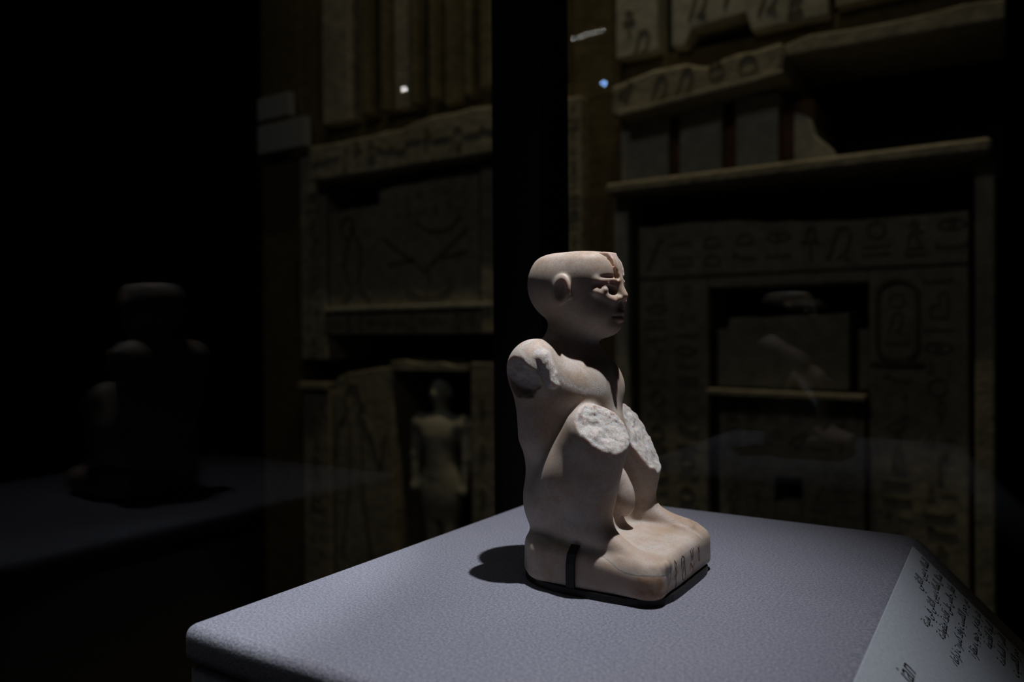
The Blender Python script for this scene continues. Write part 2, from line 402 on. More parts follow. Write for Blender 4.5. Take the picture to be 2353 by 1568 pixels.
prism2('upper_block', [(-0.757, 1.888), (-0.72, 1.885), (-0.70, 1.925), (-0.56, 1.935), (-0.545, 1.885), (-0.36, 1.885), (-0.36, 4.4), (-0.757, 4.4)], 0.01, M_pale)
stone2('upper_block', -0.345, 0.0, 1.90, 4.4, 0.005)
for kx, kz in ((-0.88, 1.98), (-0.84, 1.92), (-0.68, 1.99), (-0.60, 2.0), (-0.50, 1.96), (-0.44, 1.93), (-0.40, 1.99)):
    sign(random.choice(TALL), kx, kz, 0.07, WY - 0.01, fr).matrix_parent_inverse = inv2
stone2('recessed_band', -0.922, -0.45, 1.79, 1.888, -0.03, M_brown)
stone2('recessed_band', -0.45, 0.0, 1.83, 1.90, -0.03, M_brown)
ct = [(-0.914, 1.712), (-0.85, 1.716), (-0.46, 1.745), (-0.45, 1.79), (-0.458, 1.828)] + rough_edge(-0.50, 1.822, -0.60, 1.815, 3, .004) + [(-0.64, 1.802), (-0.669, 1.808)] + rough_edge(-0.70, 1.822, -0.79, 1.823, 3, .004) + [(-0.85, 1.81), (-0.914, 1.80)]
prism2('cornice', ct, 0.06, M_stone, 0.012)
for kx, kz, ks in ((-0.87, 1.775, .05), (-0.77, 1.77, .07), (-0.70, 1.775, .07), (-0.62, 1.785, .06), (-0.54, 1.785, .07)):
    sign(random.choice(('owl', 'bird', 'ring')), kx, kz, ks, WY - 0.06, fr).matrix_parent_inverse = inv2
prism2('cornice_torus', [(-0.885, 1.702), (-0.50, 1.732), (-0.45, 1.738), (-0.45, 1.75), (-0.885, 1.718)], 0.085, M_stone, 0.004)
prism2('cornice_beam', [(-0.46, 1.797), (0.0, 1.787)] + rough_edge(0.0, 1.832, -0.40, 1.84, 5, .005) + [(-0.46, 1.828)], 0.03, M_stone, 0.006)
stone2('stained_backing', -0.915, -0.40, 1.50, 1.70, -0.025, M_red)
for (a, b2) in ((-0.913, -0.772), (-0.742, -0.626), (-0.590, -0.482)):
    stone2('pilaster', a, b2, 1.52, 1.712 if a < -.8 else 1.725, 0.0, M_pale)
prism2('pilaster', [(-0.445, 1.52), (-0.335, 1.52), (-0.352, 1.56), (-0.392, 1.60), (-0.40, 1.64), (-0.425, 1.66), (-0.445, 1.665)], 0.0, M_pale)
stone2('ledge', -0.918, -0.025, 1.494, 1.526, 0.095, M_stone, 0.008)
stone2('jamb', -0.92, -0.879, 0, 1.494, 0.03, M_pale)
stone2('jamb', -0.058, -0.02, 0, 1.494, 0.03, M_stone)
prism2('inscribed_lintel', [(-0.861, 1.272), (-0.07, 1.272)] + rough_edge(-0.07, 1.388, -0.30, 1.385, 4, .005) + rough_edge(-0.36, 1.39, -0.55, 1.405, 4, .005) + rough_edge(-0.60, 1.41, -0.861, 1.413, 5, .005), 0.0, M_stone)
signs2(sign_row, -0.845, -0.09, 1.335, 0.10, WY)
stone2('groove_line', -0.861, -0.07, 1.268, 1.274, 0.006, M_sign, 0.001)  # raised strip, dark tone standing in for a groove's shade
stone2('inscribed_jamb', -0.861, -0.664, 0, 1.268, 0.0)
stone2('inscribed_jamb', -0.275, -0.07, 0, 1.268, 0.0)
stone2('inner_header', -0.664, -0.275, 1.236, 1.268, 0.0)
for xx in (-0.81, -0.722): signs2(sign_column, xx, 0.55, 1.25, 0.075, WY)
signs2(sign_column, -0.128, 0.55, 1.25, 0.075, WY)
sign('cartouche', -0.215, 1.145, 0.19, WY, fr).matrix_parent_inverse = inv2
for kz, kk in ((1.19, 'ring'), (1.14, 'owl'), (1.09, 'bar')): sign(kk, -0.215, kz, 0.05, WY, fr).matrix_parent_inverse = inv2
signs2(sign_column, -0.215, 0.55, 1.02, 0.075, WY)
prism2('inner_panel', [(-0.64, 0.976), (-0.318, 0.976), (-0.318, 1.165)] + rough_edge(-0.36, 1.162, -0.61, 1.157, 5, .004) + [(-0.612, 1.13), (-0.64, 1.128)], 0.0, M_stone)
stone2('inner_roll', -0.478, -0.385, 1.178, 1.200, -0.03, M_stone, 0.009)
stone2('inner_jamb', -0.30, -0.275, 0.976, 1.125, -0.01, M_stone)
prism2('inner_ledge', [(-0.655, 0.958), (-0.277, 0.956), (-0.277, 0.970), (-0.655, 0.974)], 0.05, M_stone, 0.003)
prism2('lower_panel', [(-0.64, 0.0), (-0.495, 0.0), (-0.495, 0.752), (-0.43, 0.752), (-0.43, 0.0), (-0.285, 0.0), (-0.285, 0.957), (-0.64, 0.957)], -0.008, M_stone)
stone2('sill_block', -0.495, -0.43, 0, 0.687, -0.01, M_stone)
signs2(sign_row, -0.625, -0.295, 0.915, 0.065, WY + 0.008)
signs2(sign_row, -0.625, -0.295, 0.845, 0.065, WY + 0.008)
for xx in (-0.60, -0.54, -0.39, -0.33): signs2(sign_column, xx, 0.5, 0.78, 0.055, WY + 0.008)

# two plain cards hung on the wall edge
for (x0, x1, z0, z1, lb) in ((-2.385, -2.21, 1.93, 2.015, 'upper small pale grey card mounted on the wall edge left of the false door'),
                             (-2.385, -2.128, 1.805, 1.912, 'lower wider pale grey card mounted on the wall edge left of the false door')):
    tag(box('wall_card', x0, x1, WY - 0.05, WY - 0.02, z0, z1, M_card, None, 0.002, 1), lb, 'card')

# ------------------------------------------------------------------ signed-distance sculpting
_tab = rng.random((32, 32, 32)).astype(np.float32) * 2 - 1
def vnoise(p, s):
    q = p * s; i = np.floor(q).astype(np.int64); f = (q - i).astype(np.float32); f = f * f * (3 - 2 * f)
    i &= 31; j = (i + 1) & 31
    r = 0
    for a, wa in ((i[:, 0], 1 - f[:, 0]), (j[:, 0], f[:, 0])):
        for b, wb in ((i[:, 1], 1 - f[:, 1]), (j[:, 1], f[:, 1])):
            for c, wc in ((i[:, 2], 1 - f[:, 2]), (j[:, 2], f[:, 2])):
                r = r + _tab[a, b, c] * wa * wb * wc
    return r
def fbm(p, s): return vnoise(p, s) + 0.5 * vnoise(p + 7.3, s * 2.1) + 0.25 * vnoise(p + 3.1, s * 4.3)
def V3(*a): return np.array(a, np.float32)
def ln(p): return np.sqrt(np.einsum('ij,ij->i', p, p))
def ell(p, c, r, yaw=0, pit=0):
    q = p - V3(*c)
    if yaw:
        s, k = math.sin(math.radians(-yaw)), math.cos(math.radians(-yaw)); q = np.stack([q[:, 0] * k - q[:, 1] * s, q[:, 0] * s + q[:, 1] * k, q[:, 2]], 1)
    if pit:
        s, k = math.sin(math.radians(pit)), math.cos(math.radians(pit)); q = np.stack([q[:, 0] * k - q[:, 2] * s, q[:, 1], q[:, 0] * s + q[:, 2] * k], 1)
    r = V3(*r); k0 = ln(q / r); k1 = ln(q / (r * r)) + 1e-6
    return k0 * (k0 - 1) / k1
def cone(p, a, b, r1, r2):
    a = V3(*a); ba = V3(*b) - a; q = p - a
    h = np.clip(q @ ba / float(ba @ ba), 0, 1)
    return ln(q - h[:, None] * ba) - (r1 + (r2 - r1) * h)
def smin(a, b, k):
    h = np.clip(0.5 + 0.5 * (b - a) / k, 0, 1); return b * (1 - h) + a * h - k * h * (1 - h)
def smax(a, b, k): return -smin(-a, -b, k)
def plane(p, n, pt):
    n = V3(*n); n = n / np.linalg.norm(n); return (p - V3(*pt)) @ n

def sdf_mesh(fn, lo, hi, h, B=8):
    """naive surface nets on a sparse grid; returns vertices and quads"""
    lo = np.array(lo, float); n = (np.ceil((np.array(hi) - lo) / h / B).astype(int)) * B
    nb = n // B
    bi = np.stack(np.meshgrid(*[np.arange(k) for k in nb], indexing='ij'), -1).reshape(-1, 3)
    cen = (lo + (bi + 0.5) * B * h).astype(np.float32)
    d = fn(cen); act = np.abs(d) < B * h * 0.87 * 1.45 + 1.0 * h
    G = np.full(tuple(n + 1), 1e3, np.float32)
    # sign of inactive blocks
    for s in np.where((d < 0) & ~act)[0]:
        a = bi[s] * B; G[a[0]:a[0] + B + 1, a[1]:a[1] + B + 1, a[2]:a[2] + B + 1] = -1e3
    ab = bi[act]
    off = np.stack(np.meshgrid(*[np.arange(B + 1)] * 3, indexing='ij'), -1).reshape(-1, 3)
    step = 400
    for s in range(0, len(ab), step):
        idx = (ab[s:s + step, None, :] * B + off[None]).reshape(-1, 3)
        G[idx[:, 0], idx[:, 1], idx[:, 2]] = fn((lo + idx * h).astype(np.float32))
    S = G < 0
    c = np.zeros(tuple(n), np.uint8)
    for dx in (0, 1):
        for dy in (0, 1):
            for dz in (0, 1): c += S[dx:n[0] + dx, dy:n[1] + dy, dz:n[2] + dz]
    cells = np.argwhere((c > 0) & (c < 8))
    ids = np.full(tuple(n), -1, np.int64); ids[cells[:, 0], cells[:, 1], cells[:, 2]] = np.arange(len(cells))
    acc = np.zeros((len(cells), 3)); cnt = np.zeros(len(cells))
    cor = [(0, 0, 0), (1, 0, 0), (0, 1, 0), (1, 1, 0), (0, 0, 1), (1, 0, 1), (0, 1, 1), (1, 1, 1)]
    val = np.stack([G[cells[:, 0] + a, cells[:, 1] + b, cells[:, 2] + e] for a, b, e in cor], 1)
    for i in range(8):
        for j in range(i + 1, 8):
            df = np.array(cor[j]) - np.array(cor[i])
            if np.abs(df).sum() != 1: continue
            a, b = val[:, i], val[:, j]; m = (a < 0) != (b < 0)
            t = np.where(m, a / np.where(m, a - b, 1), 0)
            acc += np.where(m[:, None], np.array(cor[i]) + t[:, None] * df, 0); cnt += m
    verts = lo + (cells + acc / cnt[:, None]) * h
    quads = []
    for ax in range(3):
        e = np.zeros(3, int); e[ax] = 1
        b1 = np.zeros(3, int); b1[(ax + 1) % 3] = 1; b2 = np.zeros(3, int); b2[(ax + 2) % 3] = 1
        sl0 = S[tuple(slice(0, n[k] + 1 - e[k]) for k in range(3))]; sl1 = S[tuple(slice(e[k], n[k] + 1) for k in range(3))]
        ed = np.argwhere(sl0 != sl1)
        ed = ed[(ed[:, (ax + 1) % 3] > 0) & (ed[:, (ax + 2) % 3] > 0) & (ed[:, (ax + 1) % 3] < n[(ax + 1) % 3]) & (ed[:, (ax + 2) % 3] < n[(ax + 2) % 3])]
        g = lambda q: ids[q[:, 0], q[:, 1], q[:, 2]]
        q = np.stack([g(ed - b1 - b2), g(ed - b2), g(ed), g(ed - b1)], 1)
        fl = S[ed[:, 0], ed[:, 1], ed[:, 2]]
        q[~fl] = q[~fl][:, ::-1]; quads.append(q)
    quads = np.concatenate(quads); quads = quads[(quads >= 0).all(1)]
    return verts, quads
def np_mesh(name, verts, quads):
    me = bpy.data.meshes.new(name)
    me.vertices.add(len(verts)); me.vertices.foreach_set('co', verts.astype(np.float32).ravel())
    me.loops.add(len(quads) * 4); me.loops.foreach_set('vertex_index', quads.astype(np.int32).ravel())
    me.polygons.add(len(quads)); me.polygons.foreach_set('loop_start', np.arange(0, len(quads) * 4, 4, dtype=np.int32))
    me.polygons.foreach_set('use_smooth', np.ones(len(quads), bool))
    me.update(); me.validate(); return me

# ------------------------------------------------------------------ the figurine, in millimetres
# +X forward, +Y its left side, Z up from the underside of its base
def sd_base(p):
    x = p[:, 0]; y = p[:, 1]; z = p[:, 2] - 9.0
    hy, hz = 37.5, 9.4
    back = np.clip((-x + 6) / 34, 0, 1)
    rr = 8 + 19 * back                                   # plan corners, much rounder at the back
    dx = np.where(x > 0, x - 41.0, -x - 36.5) + rr; dy = np.abs(y) - hy + rr
    d2 = np.sqrt(np.maximum(dx, 0) ** 2 + np.maximum(dy, 0) ** 2) + np.minimum(np.maximum(dx, dy), 0) - rr
    top = z - hz + 0.032 * np.maximum(x, 0) + 0.13 * np.maximum(-y - 8, 0) * np.clip(x / 32, 0, 1)
    d = smax(d2, top, 6.5)
    d = smax(d, -z - hz + 0.4, 3.0)
    return d + 0.25 * vnoise(p, 0.09)

def leg(p, s):
    """one drawn-up leg with its foot; s=-1 is the right (near) leg"""
    q = p * V3(1, s, 1)          # work with y positive outwards
    d = cone(q, (-15.5, 19.5, 34), (4.8, 24.5, 68.0), 14.5, 13.8)             # thigh
    d = smin(d, cone(q, (11, 25, 66), (3.5, 25.5, 26), 10.5, 9.0), 7)     # shin
    d = smin(d, cone(q, (-5, 23.5, 46), (-6, 20.5, 26), 13.0, 11.5), 7)  # calf and the mass behind it
    d = smin(d, cone(q, (-17, 17, 28), (-5, 20, 25), 12, 11), 6)
    zt = 13.2 if s < 0 else 16.4
    f = cone(q, (5, 25.5, 23), (28, 28, zt), 7.6, 4.2)              # foot
    f = smin(f, ell(q, (27, 28.0, zt), (12, 7.2, 4.4), yaw=8), 4)
    for k, (ty, tx) in enumerate(((22.6, 38.4), (25.8, 39.0), (28.6, 38.0), (31.1, 36.0), (33.4, 33.4))):
        f = smin(f, cone(q, (tx - 11, ty - 0.9, zt + 2.0), (tx, ty, zt + 0.3 - 0.2 * k), 1.6, 2.0 - 0.13 * k), 0.7)
    return smin(d, f, 6)

def cut_near(p):   # break across the right knee
    n = 1.2 * fbm(p, 0.15) + 0.5 * fbm(p, 0.55)
    d = plane(p, (0.66, -0.36, 0.66), (9.0, -28.2, 73.2)) + n
    return d
def cut_far(p):
    return plane(p, (0.84, 0.02, 0.54), (7.8, 24, 58.5)) + 1.0 * fbm(p, 0.2)

def sd_head(p):
    Y = np.abs(p[:, 1]); q = np.stack([p[:, 0], Y, p[:, 2]], 1)
    skull = smin(ell(p, (-18.0, 0, 138.5), (23.8, 20.5, 21.0)), ell(p, (-8.0, 0, 142.5), (15.2, 17.8, 17.0)), 5)
    skull = smax(skull, p[:, 2] - 154.0 + 0.035 * np.maximum(p[:, 0] + 10, 0), 5.0)
    d = smin(skull, ell(p, (-9.5, 0, 127.5), (16.4, 14.6, 15.0)), 7)
    d = smin(d, ell(q, (-3.2, 6.8, 124.0), (8.5, 7.0, 8.0)), 5)           # cheeks
    d = smin(d, ell(p, (0.8, 0, 117.6), (6.0, 7.0, 4.6)), 4)              # chin
    d = smin(d, ell(p, (-10, 0, 119), (12, 11.5, 8)), 5)                  # jaw
    # brow, eyes
    d = smin(d, cone(q, (6.4, 1.5, 140.0), (1.6, 13.8, 139.2), 1.6, 0.9), 2.5)
    d = smax(d, -ell(q, (7.6, 8.6, 134.6), (3.2, 6.0, 3.1), yaw=-32), 2.4)
    d = smin(d, ell(q, (2.7, 8.4, 134.6), (2.3, 4.4, 2.0), yaw=-32), 1.2)   # eyeball
    d = smin(d, cone(q, (6.6, 3.8, 136.6), (5.2, 8.8, 137.5), 0.5, 0.55), 0.9)
    d = smin(d, cone(q, (5.2, 8.8, 137.5), (1.6, 13.8, 135.6), 0.55, 0.45), 0.9)
    d = smin(d, cone(q, (6.4, 5.6, 129.6), (1.7, 14.4, 133.4), 1.5, 1.2), 2.6)  # lower lid and cheekbone
    d = smax(d, -cone(q, (8.4, 2.0, 141.0), (3.6, 13.4, 140.6), 0.7, 0.6), 0.9)
    d = smin(d, cone(q, (6.9, 2.2, 139.2), (2.9, 12.6, 138.7), 0.9, 0.7), 1.0)
    # nose
    d = smin(d, cone(p, (6.0, 0, 139.5), (9.5, 0, 132.1), 1.4, 1.9), 2.2)
    d = smin(d, ell(q, (7.2, 2.6, 130.6), (2.4, 1.7, 1.5)), 1.2)
    # lips
    d = smin(d, cone(q, (8.0, 0, 123.8), (4.0, 6.0, 122.6), 1.4, 0.8), 1.4)
    d = smin(d, cone(q, (7.9, 0, 120.5), (4.2, 5.0, 121.2), 1.4, 0.9), 1.4)
    d = smax(d, -cone(q, (9.6, 0, 122.2), (5.0, 6.4, 122.0), 0.45, 0.4), 0.6)
    # broken uraeus on the brow
    d = smin(d, smax(cone(p, (1.8, 0.8, 152), (5.8, 0.8, 139.5), 3.2, 2.0), p[:, 2] - 152.9 + 0.4 * fbm(p, 0.3), 0.6), 1.2)
    d = smax(d, -(cone(p, (-0.5, -6.4, 156), (7.4, -3.4, 140.5), 3.1, 1.1) + 0.4 * fbm(p, 0.35)), 0.6)
    d = smax(d, -(cone(p, (0.5, 7.0, 156), (7.6, 4.6, 140), 2.4, 1.2) + 0.3 * fbm(p, 0.35)), 0.7)
    # ears
    e = ell(q, (-14.0, 20.3, 134.6), (5.6, 2.2, 7.7), yaw=10, pit=12)
    e = smax(e, -ell(q, (-13.2, 22.9, 134.6), (3.6, 2.1, 5.4), yaw=10, pit=12), 0.7)
    d = smin(d, e, 1.2)
    d = smin(d, ell(q, (-10.0, 18.6, 132.0), (1.2, 1.4, 1.8)), 0.8)
    return d

def sd_torso(p):
    q = np.stack([p[:, 0], np.abs(p[:, 1]), p[:, 2]], 1)
    d = ell(p, (-18.5, 0, 91), (20.5, 25.5, 20))
    d = smin(d, ell(p, (-18.8, 0, 64), (26.8, 25, 28)), 9)
    d = smin(d, ell(p, (-19.0, 0, 33), (23.5, 28.5, 27)), 9)
    d = smin(d, ell(p, (-14.0, 0, 20), (21.0, 23.0, 14)), 6)
    d = smin(d, ell(q, (-27, 23.5, 97.5), (12.3, 13.0, 12.6)), 7)              # shoulders
    d = smin(d, cone(q, (-27, 20, 94), (-26, 18, 66), 12.5, 11.0), 8)
    d = smin(d, ell(q, (-9.0, 11.5, 86.5), (10.5, 12.5, 10.5)), 10)                   # breast muscles
    d = smin(d, cone(p, (-22, 0, 100), (-18.5, 0, 120), 14.5, 11.2), 7)        # neck
    d = smin(d, cone(q, (-24, 6, 103), (-27, 22, 101), 8.0, 8.5), 6)
    return d

def arm_break(p):
    n = 0.7 * fbm(p, 0.22)
    a = ell(p, (-27.5, -39.0, 96.0), (9.5, 5.6, 7.5), pit=10) + n
    b = plane(p, (0.10, -0.97, -0.22), (-24, -34.2, 97)) - 0 * n
    return -smin(a, np.maximum(-b, 0) + 5, 0.5)

def sd_fig_raw(p):
    d = np.full(len(p), 60.0, np.float32)
    z = p[:, 2]
    m = z < 132
    if m.any(): d[m] = sd_torso(p[m])
    m = z < 96
    if m.any():
        a = p[m]
        r = smax(leg(a, -1), cut_near(a), 1.0)
        l = smax(leg(a, 1), cut_far(a), 0.8)
        d[m] = smin(d[m], smin(r, l, 2.0), 4.0)
        lobe = smin(ell(a, (7.6, 0.5, 36), (6.2, 5.4, 10.5), pit=-12), ell(a, (3.5, 0, 44), (6, 6, 7)), 3)
        d[m] = smin(d[m], lobe, 2.0)
        d[m] = smin(d[m], ell(a, (-2, 0, 14), (32, 24, 6.5)), 5)
    m = z > 100
    if m.any(): d[m] = smin(d[m], sd_head(p[m]), 4.0)
    # lost right arm: a chipped hollow and a standing flake on the shoulder
    m = (p[:, 1] < -18) & (z > 80) & (z < 112) & (p[:, 0] > -45) & (p[:, 0] < 0)
    if m.any():
        a = p[m]; n = 0.6 * fbm(a, 0.25)
        cutv = np.maximum(-(plane(a, (-0.25, -0.86, -0.44), (-27.5, -33.0, 97.5)) - 1.2 * n), ell(a, (-29, -36, 95.5), (13, 12, 12.5)) + 1.5 * n)
        dd = smax(d[m], -cutv, 0.8)
        fl = cone(a, (-19.0, -30.0, 102.5), (-13.4, -29.0, 91.0), 4.0, 2.4) + n
        dd = smin(dd, fl, 1.2)
        d[m] = dd
    return d

def sd_fig(p):
    f = sd_fig_raw(p)
    k = 3.0
    return np.maximum(smin(f, sd_base(p), k), f - k * 0.9)

H = 0.6
ORG = Vector((-0.164, 0.3415, 1.003))
statue = tag(empty('stone_figurine', ORG), 'pale alabaster figurine of a squatting child with broken knees and lost arms', 'statue')
def grads(fn, v, e=0.35):
    v = v.astype(np.float32); g = []
    for ax in range(3):
        o = np.zeros(3, np.float32); o[ax] = e; g.append(fn(v + o) - fn(v - o))
    g = np.stack(g, 1); return g / (np.linalg.norm(g, axis=1, keepdims=True) + 1e-9)
def attr(me, name, vals):
    a = me.attributes.new(name, 'FLOAT', 'POINT'); a.data.foreach_set('value', vals.astype(np.float32))
def finish(part, verts, quads, frac, stain, fn):
    me = np_mesh(part, verts, quads)
    attr(me, 'fracture', frac); attr(me, 'stain', stain)
    me.materials.append(M_alab)
    o = link(part, me, None, statue); o.scale = (0.001,) * 3
    return o
vf, qf = sdf_mesh(sd_fig, (-56, -46, 4), (48, 46, 160), H)
p32 = vf.astype(np.float32)
def near0(d, wd): return np.clip(1.4 - np.abs(d) / wd, 0, 1)
fr_k = near0(cut_near(p32), 0.9) * (p32[:, 1] < -8) * (p32[:, 2] > 50)
fr_f = near0(cut_far(p32), 0.9) * (p32[:, 1] > 8) * (p32[:, 2] > 36)
hol = plane(p32, (-0.25, -0.86, -0.44), (-27.5, -33.0, 97.5)) + (np.abs(p32[:, 2] - 97) > 13) * 9 + (np.abs(p32[:, 0] + 28) > 14) * 9 + (p32[:, 1] > -20) * 9
fla = cone(p32, (-19.0, -30.0, 102.5), (-13.4, -29.0, 91.0), 4.0, 2.4)
fr_a = np.maximum(0.35 * near0(hol, 1.2), 0.9 * np.clip(1.3 - np.abs(fla) / 1.0, 0, 1) * (p32[:, 1] < -24))
fig = finish('figure', vf, qf, np.clip(np.maximum(np.maximum(fr_k, fr_f), fr_a), 0, 1),
             0.75 * np.clip(1 - np.abs(cone(p32, (1.0, -5.2, 156), (7.6, -3.2, 140), 3.0, 1.5)) / 1.4, 0, 1)
             + 0.45 * np.clip(1 - ell(p32, (28, 24, 20), (13, 10, 6)) / 6, 0, 1) * (p32[:, 2] < 30) + 0.35 * np.clip(1 - ell(p32, (26, -29, 18), (12, 7, 5)) / 4, 0, 1) * (p32[:, 2] < 25), sd_fig)
vb, qb = sdf_mesh(sd_base, (-46, -42, -4), (46, 42, 24), 0.8)
b32 = vb.astype(np.float32)
st = 0.95 * np.clip(1 - ell(b32, (40, -37, 4), (7, 7, 6)) / 5, 0, 1) + 0.5 * np.clip(1 - ell(b32, (20, -38, 9), (24, 6, 4)) / 5, 0, 1) + 0.35 * np.clip(1 - ell(b32, (30, 26, 18), (14, 10, 4)) / 6, 0, 1)
basep = finish('base', vb, qb, np.zeros(len(vb)), np.clip(st, 0, 1), sd_base)

# signs cut into the front of the base (drawn along Y and Z, dark brown)
def front_x(y, z):
    x = np.full(len(y), 48.0, np.float32)
    for _ in range(40): x -= sd_base(np.stack([x, y, z], 1).astype(np.float32)) * 0.8
    return x
def sign_tube(lines, r):
    bm = bmesh.new()
    for pts in lines:
        pts = np.array(pts, np.float32); dense = []
        for a, b2 in zip(pts[:-1], pts[1:]):
            k = max(2, int(np.hypot(*(b2 - a)) / 0.6)); dense += [a + (b2 - a) * t / k for t in range(k)]
        dense.append(pts[-1]); D = np.array(dense, np.float32)
        x = front_x(D[:, 0], D[:, 1])
        prev = None
        for i in range(len(D)):
            t = D[min(i + 1, len(D) - 1)] - D[max(i - 1, 0)]; t = t / (np.hypot(*t) + 1e-9); nn = np.array([-t[1], t[0]]) * r
            c = Vector((float(x[i]), *map(float, D[i])))
            ring = [bm.verts.new(c + Vector((-0.3, nn[0], nn[1]))), bm.verts.new(c + Vector((0.12, nn[0] * .6, nn[1] * .6))), bm.verts.new(c + Vector((0.12, -nn[0] * .6, -nn[1] * .6))), bm.verts.new(c + Vector((-0.3, -nn[0], -nn[1])))]
            if prev:
                for j in range(3): bm.faces.new((prev[j], prev[j + 1], ring[j + 1], ring[j]))
            prev = ring
    bmesh.ops.recalc_face_normals(bm, faces=bm.faces[:])
    return bm
M_cut = plain('dark_cut_line', (0.17, 0.10, 0.06), 0.9, spec=0.1)
BASE_SIGNS = [
 [[(-24.5, 11.5), (-22.6, 12.4)], [(-22.6, 12.4), (-22.4, 8.6), (-25.4, 6.0), (-27.6, 2.2)], [(-24.8, 3.0), (-22.8, 3.8)]],
 [[(-16.6, 1.5), (-16.0, 8.8)], [(-18.2, 7.0), (-14.0, 8.6)], [(-16.0, 8.8), (-17.0, 11.2), (-16.0, 13.2), (-14.9, 11.4), (-16.0, 8.8)]],
 [[(-8.4, 3.0), (-9.2, 12.0), (-7.2, 13.2), (-5.4, 12.2), (-4.6, 3.6), (-6.6, 2.2), (-8.4, 3.0)], [(-7.4, 10.6), (-6.2, 11.0)], [(-7.0, 6.0), (-6.6, 8.4)]],
 [[(1.0, 4.0), (2.2, 8.0), (5.0, 5.0), (8.0, 6.6)], [(3.2, 3.0), (6.8, 4.2)], [(3.0, 13.2), (3.6, 10.2), (6.4, 10.0), (7.6, 13.4)], [(5.2, 10.0), (5.4, 13.6)]],
 [[(13.0, 12.4), (15.0, 9.6)], [(15.2, 12.6), (13.0, 9.4)], [(14.0, 8.0), (14.6, 5.6)]],
]
for sg in BASE_SIGNS:
    o = link('cut_sign', bm_mesh('cut_sign', sign_tube(sg, 0.38), True), M_cut, basep)

# ------------------------------------------------------------------ mount under the figurine
mount = tag(empty('figurine_mount', (ORG.x, ORG.y, 1.0)), 'black metal mount plate with clips holding the alabaster figurine', 'mount')
bm = bmesh.new(); n = 48; top = []; bot = []
for i in range(n):
    a = 2 * math.pi * i / n; c, s = math.cos(a), math.sin(a)
    e = 5.0 if c > 0 else 2.4
    rad = (abs(c) ** e + abs(s) ** e) ** (-1 / e)
    x, y = rad * c * (0.0425 if c > 0 else 0.038), rad * s * 0.0385
    top.append(bm.verts.new((x, y, 0.0031))); bot.append(bm.verts.new((x, y, 0.0002)))
bm.faces.new(top); bm.faces.new(bot[::-1])
for i in range(n): bm.faces.new((bot[i], bot[(i + 1) % n], top[(i + 1) % n], top[i]))
bmesh.ops.recalc_face_normals(bm, faces=bm.faces[:])
link('mount_plate', bm_mesh('mount_plate', bm), M_mount, mount)
def clip(path, along, wd, th):
    """bent strip: path of points (m, local to the mount), 'along' = width direction"""
    bm = bmesh.new(); al = Vector(along).normalized() * wd / 2; prev = None
    for i, p in enumerate(path):
        p = Vector(p); t = (Vector(path[min(i + 1, len(path) - 1)]) - Vector(path[max(i - 1, 0)])).normalized()
        nn = t.cross(al).normalized() * th / 2
        r = [bm.verts.new(p + al + nn), bm.verts.new(p + al - nn), bm.verts.new(p - al - nn), bm.verts.new(p - al + nn)]
        if prev:
            for j in range(4): bm.faces.new((prev[j], prev[(j + 1) % 4], r[(j + 1) % 4], r[j]))
        else: bm.faces.new(r)
        prev = r
    bm.faces.new(prev[::-1]); bmesh.ops.recalc_face_normals(bm, faces=bm.faces[:])
    return bm_mesh('clip', bm)
def surf(o, d, fn, off=0.9):
    """march from o along d (mm) to the stone surface, return a point 'off' mm outside it"""
    o = np.array([o], np.float32); d = np.array(d, np.float32)
    for _ in range(60): o = o + d * (np.maximum(fn(o) - off, 0) * 0.8)[:, None]
    return o[0]
def all_sdf(p): return np.minimum(sd_fig(p), sd_base(p))
path = [surf((0, -60, z), (0, 1, 0), all_sdf) for z in (0.5, 4, 8, 11)]
path += [surf((0.4 + 0.5 * k, -60 + 0.0 * k, 26 + 0.0 * k), t, all_sdf) for k, t in enumerate(((0, 0.80, -0.38), (0, 0.86, -0.32), (0, 0.9, -0.25)))]
pth = [(q[0] / 1000, q[1] / 1000, q[2] / 1000 + 0.003) for q in path]
link('clip', clip(pth, (1, 0, 0), 0.0042, 0.001), M_mount, mount)
link('clip', clip([(-0.0378, -0.004, 0.002), (-0.0386, -0.004, 0.012), (-0.0378, -0.004, 0.018), (-0.0365, -0.004, 0.0225), (-0.0350, -0.004, 0.0250)], (0, 1, 0), 0.0042, 0.001), M_mount, mount)

